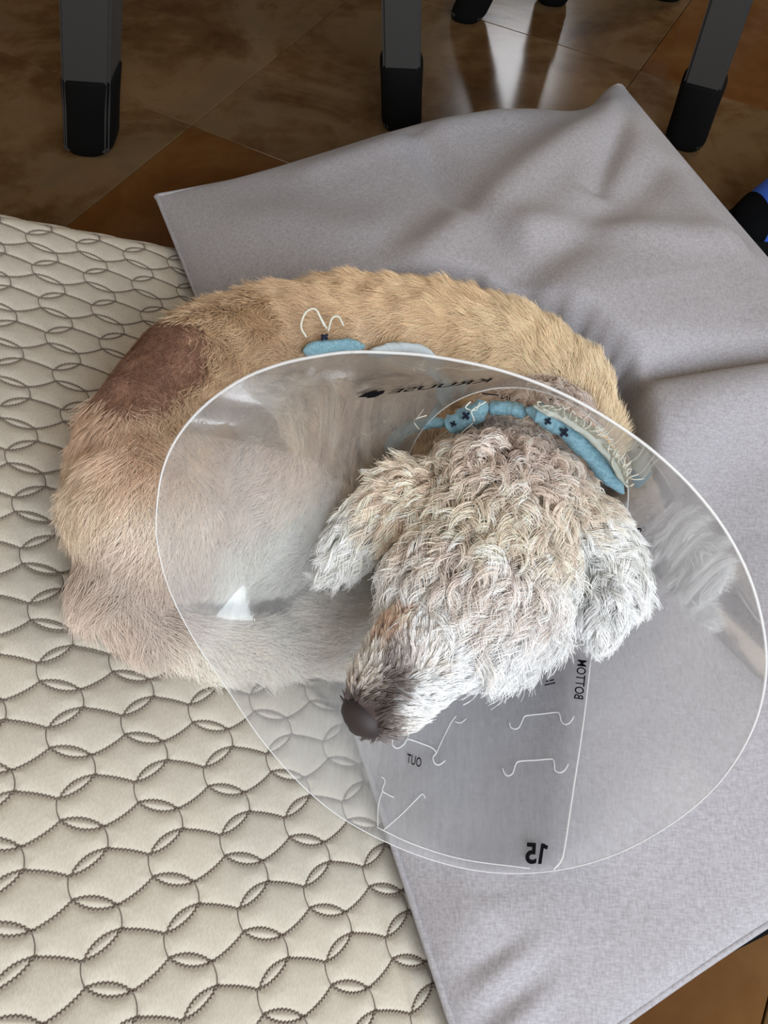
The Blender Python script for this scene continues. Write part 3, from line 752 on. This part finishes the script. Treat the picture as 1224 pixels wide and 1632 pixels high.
# wrinkles along the near left edge and the raised far corner
wl = np.sin(b * 130 + 9 * a + 2 * np.sin(b * 40)) * 0.0032 * np.exp(-((a - .05) / .05) ** 2) * np.clip((b - .6) / .1, 0, 1)
H += wl * np.clip(pa * 2, 0, 1)
for (u0, v0), (u1, v1), wd_, am in (((690,290),(810,490),.016,-.010),((740,400),(930,235),.022,.010),((985,215),(950,310),.012,-.009),((1020,260),(1224,540),.020,.008),((1120,320),(1230,480),.010,-.006),
        ((560,270),(740,220),.022,.008),((330,350),(520,400),.03,.006),((860,470),(1010,330),.02,-.007),((900,420),(1120,420),.02,.006),((760,1430),(1000,1560),.03,.008),((720,1330),(800,1620),.018,.006),((1010,760),(1200,640),.03,.007)):
    A0 = at_z(u0, v0, .09)[:2]; A1 = at_z(u1, v1, .09)[:2]; D0 = A1 - A0; kk_ = np.clip(((X - A0[0]) * D0[0] + (Y - A0[1]) * D0[1]) / (D0 @ D0), -.3, 1.3)
    H += am * np.exp(-((X - A0[0] - kk_ * D0[0]) ** 2 + (Y - A0[1] - kk_ * D0[1]) ** 2) / wd_ ** 2) * np.clip(dome * 2, 0, 1)
cf = np.exp(-(((a - 1) / .10) ** 2 + (b / .10) ** 2)); H += 0.020 * cf * np.clip(dome * 3, 0, 1)
top = base_p.copy(); top[..., 2] += H
pm = press_map(top[..., :2], 0.010)
z0 = top[..., 2].copy()
z1 = np.where(pm < 8, np.minimum(z0, pm - 0.002), z0)
for _ in range(30):
    zb = z1.copy(); zb[1:-1, 1:-1] = (z1[1:-1, 1:-1] * 2 + z1[:-2, 1:-1] + z1[2:, 1:-1] + z1[1:-1, :-2] + z1[1:-1, 2:]) / 6
    chg = (z1 < z0 - 1e-4); near = chg.copy()
    for s_ in (1, 2, 3):
        near |= np.roll(chg, s_, 0) | np.roll(chg, -s_, 0) | np.roll(chg, s_, 1) | np.roll(chg, -s_, 1)
    z1 = np.where(near, zb, z1); z1 = np.where(pm < 8, np.minimum(z1, pm - 0.002), z1)
top[..., 2] = np.maximum(z1, 0.022)
botp = base_p.copy(); botp[..., 2] = np.maximum(0.0125, botp[..., 2] - .045 * dome)
botp[..., 2] = np.minimum(botp[..., 2], top[..., 2] - .002 * (dome > 0.02))
pil = grid_mesh('pillow', top, M_LINEN)
tag(pil, 'large grey linen pillow under the dog and the cone, beside the quilted mattress', 'pillow')
under = grid_mesh('underside', botp[::-1], M_LINEN, pil)
edge = np.vstack([top[:, 0], top[-1, 1:], top[-2::-1, -1], top[0, -2:0:-1]])
ei = smooth_path(edge[::6], len(edge) // 2, True)
V, F = tube_geo([np.vstack([ei, ei[:2]])], 0.0022, 6); mesh_obj('seam_edge', V, F, M_LINEN, pil)


# ---- mattress cloth, sunk under what lies on it
press = np.vstack([press, botp.reshape(-1, 3), ei - [0, 0, .003]])
def sink(MPz, pm, it=40, eps=0.0015):
    dz = np.where(pm < 8, np.maximum(MPz - (pm - eps), 0), 0.0); d0 = dz.copy()
    for _ in range(it):
        b_ = dz.copy(); b_[1:-1, 1:-1] = (dz[:-2, 1:-1] + dz[2:, 1:-1] + dz[1:-1, :-2] + dz[1:-1, 2:] + 2 * dz[1:-1, 1:-1]) / 6
        dz = np.maximum(b_, d0 * 0.999)
    return np.maximum(MPz - dz, 0.004)
MZ0 = MP[..., 2].copy()
MP[..., 2] = sink(MP[..., 2], press_map(MP[..., :2], .005)); MDZ = MZ0 - MP[..., 2]
def sunk(q):
    return MDZ[np.clip(np.round((q[:, 0] - smin) / ds).astype(int), 0, len(sg) - 1), np.clip(np.round((q[:, 1] - tmin) / ds).astype(int), 0, len(tg) - 1)]
paths2 = []
cover = grid_mesh('quilted_cover', MP, M_KNIT)
edge = np.vstack([MP[:, 0], MP[-1, 1:], MP[-2::-1, -1], MP[0, -2:0:-1]]); bot = edge.copy(); bot[:, 2] = 0.003
ne = len(edge); side = np.stack([edge, bot], 0); side = np.concatenate([side, side[:, :1]], 1)
base = grid_mesh('side_border', side, M_KNIT)
paths = []
for i in range(int(smin), int(smax) + 1):
    for j in range(-3, 19):
        st, gr = cell_lines(i, j)
        for n_, l in enumerate(st + gr):
            q = smooth_path(l, 21 if n_ > 1 else 22); d = unit(np.gradient(q, axis=0)); nr_ = np.stack([-d[:, 1], d[:, 0]], -1)
            zz = np.where(np.arange(len(q)) % 2 == 0, 1, -1) * (0.0145 if n_ < 6 else 0.001); q = q + nr_ * zz[:, None]
            if q[:, 0].min() < smin or q[:, 0].max() > S1 + 2.1 or q[:, 1].min() < -1.2 or q[:, 1].max() > tmax: continue
            p3 = matt(q[:, 0], q[:, 1], np.full(len(q), 0.02 if n_ < 6 else 0.026)); dz_ = sunk(q)
            if (dz_ > .006).sum() > len(q) // 2: continue
            p3[:, 2] -= dz_; (paths if n_ < 6 else paths2).append(p3)
        for (a, b) in ((0.0, 0.0), (0.0, 0.71)):       # bar tacks at the knots
            q = np.array([[i + a - .045, j + b + .012], [i + a - .015, j + b - .012], [i + a + .01, j + b + .015], [i + a + .03, j + b - .012], [i + a + .045, j + b + .012]])
            if q[:, 0].min() < smin or q[:, 0].max() > S1 + 2.1 or q[:, 1].min() < -1.2: continue
            p3 = matt(q[:, 0], q[:, 1], np.full(len(q), 0.028)); dz_ = sunk(q)
            if (dz_ > .006).any(): continue
            p3[:, 2] -= dz_; paths.append(p3)
V, F = tube_geo(paths, 0.00052, 4); V2, F2 = tube_geo(paths2, 0.00026, 4); F += [tuple(x + len(V) for x in f) for f in F2]; V += V2
stitch = mesh_obj('honeycomb_stitching', V, F, M_STITCH, smooth=False); tag(stitch, kind='stuff')
reparent(mattress, [cover, base, stitch])

m0 = at_z(1060, 1574, .012); m1 = at_z(1224, 1491, .012); md = unit((m1 - m0) * [1, 1, 0]); mn = np.array([-md[1], md[0], 0])
ms = m0 - md * 0.17; q0 = ms; q1 = m0 + md * 0.42; dep = 0.50
bm = bmesh.new()
cs = [q0, q1, q1 + mn * dep, q0 + mn * dep]
vb = [bm.verts.new((c_[0], c_[1], .0005)) for c_ in cs]; vt = [bm.verts.new((c_[0], c_[1], .0115)) for c_ in cs]
bm.faces.new(vb[::-1]); bm.faces.new(vt)
for i in range(4): bm.faces.new((vb[i], vb[(i + 1) % 4], vt[(i + 1) % 4], vt[i]))
bmesh.ops.bevel(bm, geom=bm.edges[:], offset=.004, segments=3, affect='EDGES')
mat_o = bm_obj('floor_mat', bm, M_BLACK, None, True); tag(mat_o, 'thin black mat on the floor, peeping out from under the grey pillow', 'mat')

# ------------------------------------------------------------------ table and chairs behind
def leg_axis(px, py, px2, ytop, zt):
    b = at_z(px, py, 0); r = ray(px2, ytop); k_ = (b[1] - CAM[1]) / r[1]; q = CAM + r * k_
    d = (q - b) / (q[2] - b[2]); return b, b + d * zt
def square_tube(name, a, b, w, d, mat, rotz, bev=.003, ra=None):
    bm = bmesh.new(); ax_ = [math.cos(rotz), math.sin(rotz), 0]; ay_ = [-math.sin(rotz), math.cos(rotz), 0]
    ring = lambda c, k_: [bm.verts.new(np.array(c) + np.array(ax_) * x * w / 2 * k_ + np.array(ay_) * y * d / 2 * k_) for x, y in ((-1, -1), (1, -1), (1, 1), (-1, 1))]
    r0 = ring(a, 1); r1 = ring(b, 1); bm.faces.new(r0[::-1]); bm.faces.new(r1)
    for i in range(4): bm.faces.new((r0[i], r0[(i + 1) % 4], r1[(i + 1) % 4], r1[i]))
    bmesh.ops.bevel(bm, geom=bm.edges[:], offset=bev, segments=3, affect='EDGES')
    return bm_obj(name, bm, mat, None, False)
def leg(b, t, w, rot, bootw, booth, mat=M_STEEL):
    u = (t - b) / (t[2] - b[2])
    lg = square_tube('leg', b + u * .006, t, w, w, mat, rot)
    bm = bmesh.new(); n = 20; prof = [(0.0, .80), (.004, .93), (.012, 1.0), (booth * .6, .99), (booth - .003, 1.02), (booth, .97)]
    rings = []
    for z_, k_ in prof:
        rr = []
        for i in range(n):
            th = 2 * math.pi * i / n; cx_, sy_ = math.cos(th), math.sin(th); p_ = 4.0 if z_ > .01 else 2.6
            q = (abs(cx_) ** p_ + abs(sy_) ** p_) ** (-1 / p_) * bootw / 2 * k_
            x, y = cx_ * q, sy_ * q; c_ = b + u * (z_ + .0008)
            rr.append(bm.verts.new((c_[0] + x * math.cos(rot) - y * math.sin(rot), c_[1] + x * math.sin(rot) + y * math.cos(rot), c_[2])))
        rings.append(rr)
    for r0, r1 in zip(rings[:-1], rings[1:]):
        for i in range(n): bm.faces.new((r0[i], r0[(i + 1) % n], r1[(i + 1) % n], r1[i]))
    bm.faces.new(rings[0][::-1]); bm.faces.new(rings[-1])
    bt = bm_obj('rubber_boot', bm, M_RUBBER, None, True); bt.parent = lg
    return lg
def slab(name, corners, z0, z1, mat, bev=.006):
    bm = bmesh.new(); n = len(corners)
    vb = [bm.verts.new((c_[0], c_[1], z0)) for c_ in corners]; vt = [bm.verts.new((c_[0], c_[1], z1)) for c_ in corners]
    bm.faces.new(vb[::-1]); bm.faces.new(vt)
    for i in range(n): bm.faces.new((vb[i], vb[(i + 1) % n], vt[(i + 1) % n], vt[i]))
    bmesh.ops.recalc_face_normals(bm, faces=bm.faces[:])
    bmesh.ops.bevel(bm, geom=bm.edges[:], offset=bev, segments=3, affect='EDGES'); return bm_obj(name, bm, mat, None, False)
# table: its near left leg stands in view
b0, t0 = leg_axis(146, 232, 146, 0, .72)
table = empty('dining_table', (b0[0], b0[1], 0)); tp_ = []
tw, td = -1.5, .85
tp_.append(leg(b0, t0, .049, 0, .055, .085))
for dx, dy in ((tw, 0), (tw, td), (0, td)):
    o_ = np.array([dx, dy, 0]); tp_.append(leg(b0 + o_, np.array([b0[0] + dx, b0[1] + dy, .72]), .049, 0, .055, .085))
cx0, cy0 = b0[0] + .06 + tw - .12, b0[1] - .04; tw = -tw
tp_.append(slab('tabletop', [(cx0, cy0), (cx0 + tw + .12, cy0), (cx0 + tw + .12, cy0 + td + .08), (cx0, cy0 + td + .08)], .72, .75, M_WOOD))
tag(table, 'table on thick grey legs, the black-booted one standing behind the mattress', 'table')
reparent(table, tp_)
# chair with its back to us
def chair(name, specs, label, wleg, boot, rot):
    ps = [leg_axis(*s_[:4], .43) for s_ in specs]
    root = empty(name, tuple(np.mean([p[0] for p in ps], 0) * [1, 1, 0])); out = []
    for (b_, t_), s_ in zip(ps, specs): out.append(leg(b_, t_, wleg, s_[4], boot, .075))
    tops = [p[1] for p in ps]
    cen = np.mean(tops, 0); cor = [cen + (t_ - cen) * 1.12 for t_ in tops]
    out.append(slab('seat', [cor[0], cor[1], cor[2], cor[3]], .43, .465, M_WOOD))
    up = np.array([0, 0, .45]); lean = (tops[0] + tops[1] - tops[2] - tops[3]) / 2; lean = lean / np.linalg.norm(lean) * .06
    for t_ in tops[:2]: out.append(square_tube('back_post', t_ + [0, 0, .03], t_ + up + lean, .03, .03, M_STEEL, 0))
    for k_ in (.45, .7, .95):
        p_, q_ = tops[0] + (up + lean) * k_, tops[1] + (up + lean) * k_
        out.append(square_tube_h('back_rail', p_, q_))
    tag(root, label, 'chair'); reparent(root, out); return root
def square_tube_h(name, a, b):
    V, F = tube_geo([np.linspace(a, b, 4)], .016, 8); return mesh_obj(name, V, F, M_WOOD)
chair('dining_chair', [(640, 200, 640, 0, 0.05), (1090, 228, 1166, 0, -.35), (1062, -6, 1085, -60, 0), (742, 28, 756, 0, -.2)],
      'grey metal chair with black rubber boots standing just behind the pillow', .040, .046, 0)
chair('dining_chair', [(1290, -110, 1300, -150, 0), (880, 2, 886, -40, 0), (800, -150, 790, -200, 0), (1230, -230, 1240, -280, 0)],
      'chair further back, only one black leg tip showing at the photo\'s top edge', .036, .044, 0)

# ------------------------------------------------------------------ shoe at the right edge
sc_ = at_z(1240, 400, 0); 
def shoe():
    n, m = 30, 20; Lh = .25
    sx = np.array([.95, .30, 0]); sx /= np.linalg.norm(sx); sy = np.array([-sx[1], sx[0], 0])
    org = at_z(1158, 392, 0)
    P_ = np.zeros((n, m, 3))
    for i in range(n):
        u_ = i / (n - 1); wd = .043 * (math.sin(math.pi * min(u_ * 1.15 + .04, 1)) ** .45 if u_ < .8 else (1 - ((u_ - .8) / .2) ** 2 * .55)) * (1 - .15 * math.exp(-((u_ - .6) / .15) ** 2))
        hh = .038 + .045 * u_ + .02 * math.sin(math.pi * u_) - .022 * math.exp(-(u_ / .1) ** 2)
        for j in range(m):
            th = math.pi * j / (m - 1)
            P_[i, j] = org + sx * u_ * Lh + sy * wd * math.cos(th) * (1 if abs(math.cos(th)) < .99 else .99) + np.array([0, 0, .022 + hh * math.sin(th) ** .7])
    P_ = np.concatenate([np.broadcast_to(P_[0].mean(0) - sx * .004, (1, m, 3)), P_[:1] * .7 + (P_[0].mean(0) - sx * .003) * .3, P_, np.broadcast_to(P_[-1].mean(0), (1, m, 3)) * .6 + P_[-1:] * .4, np.broadcast_to(P_[-1].mean(0), (1, m, 3))], 0)
    up_ = grid_mesh('upper', P_, plain('blue_mesh_fabric', lin(52, 92, 190), .9))
    bm = bmesh.new(); vb = []; vt = []
    ring = [P_[i, 0] for i in range(n)] + [P_[i, -1] for i in range(n - 1, -1, -1)]
    c_ = np.mean(ring, 0)
    for p in ring:
        q = c_ + (p - c_) * 1.06; vb.append(bm.verts.new((q[0], q[1], .001))); vt.append(bm.verts.new((q[0], q[1], .024)))
    k_ = len(ring); bm.faces.new(vb[::-1]); bm.faces.new(vt)
    for i in range(k_): bm.faces.new((vb[i], vb[(i + 1) % k_], vt[(i + 1) % k_], vt[i]))
    so = bm_obj('sole', bm, M_RUBBER, None, True)
    Q = P_[:5].copy(); Q = Q + unit(Q - (org + sx * Lh * .25 + np.array([0, 0, .01]))) * .0018
    bl = grid_mesh('toe_cap', Q, plain('black_toe_leather', lin(9, 10, 13), .9, spec=0.1)); tag(bl, 'black toe cap')
    r = empty('shoe', (org[0], org[1], 0)); tag(r, 'black and bright blue shoe on the floor by the pillow at the far edge', 'shoe'); reparent(r, [up_, so, bl])
shoe()
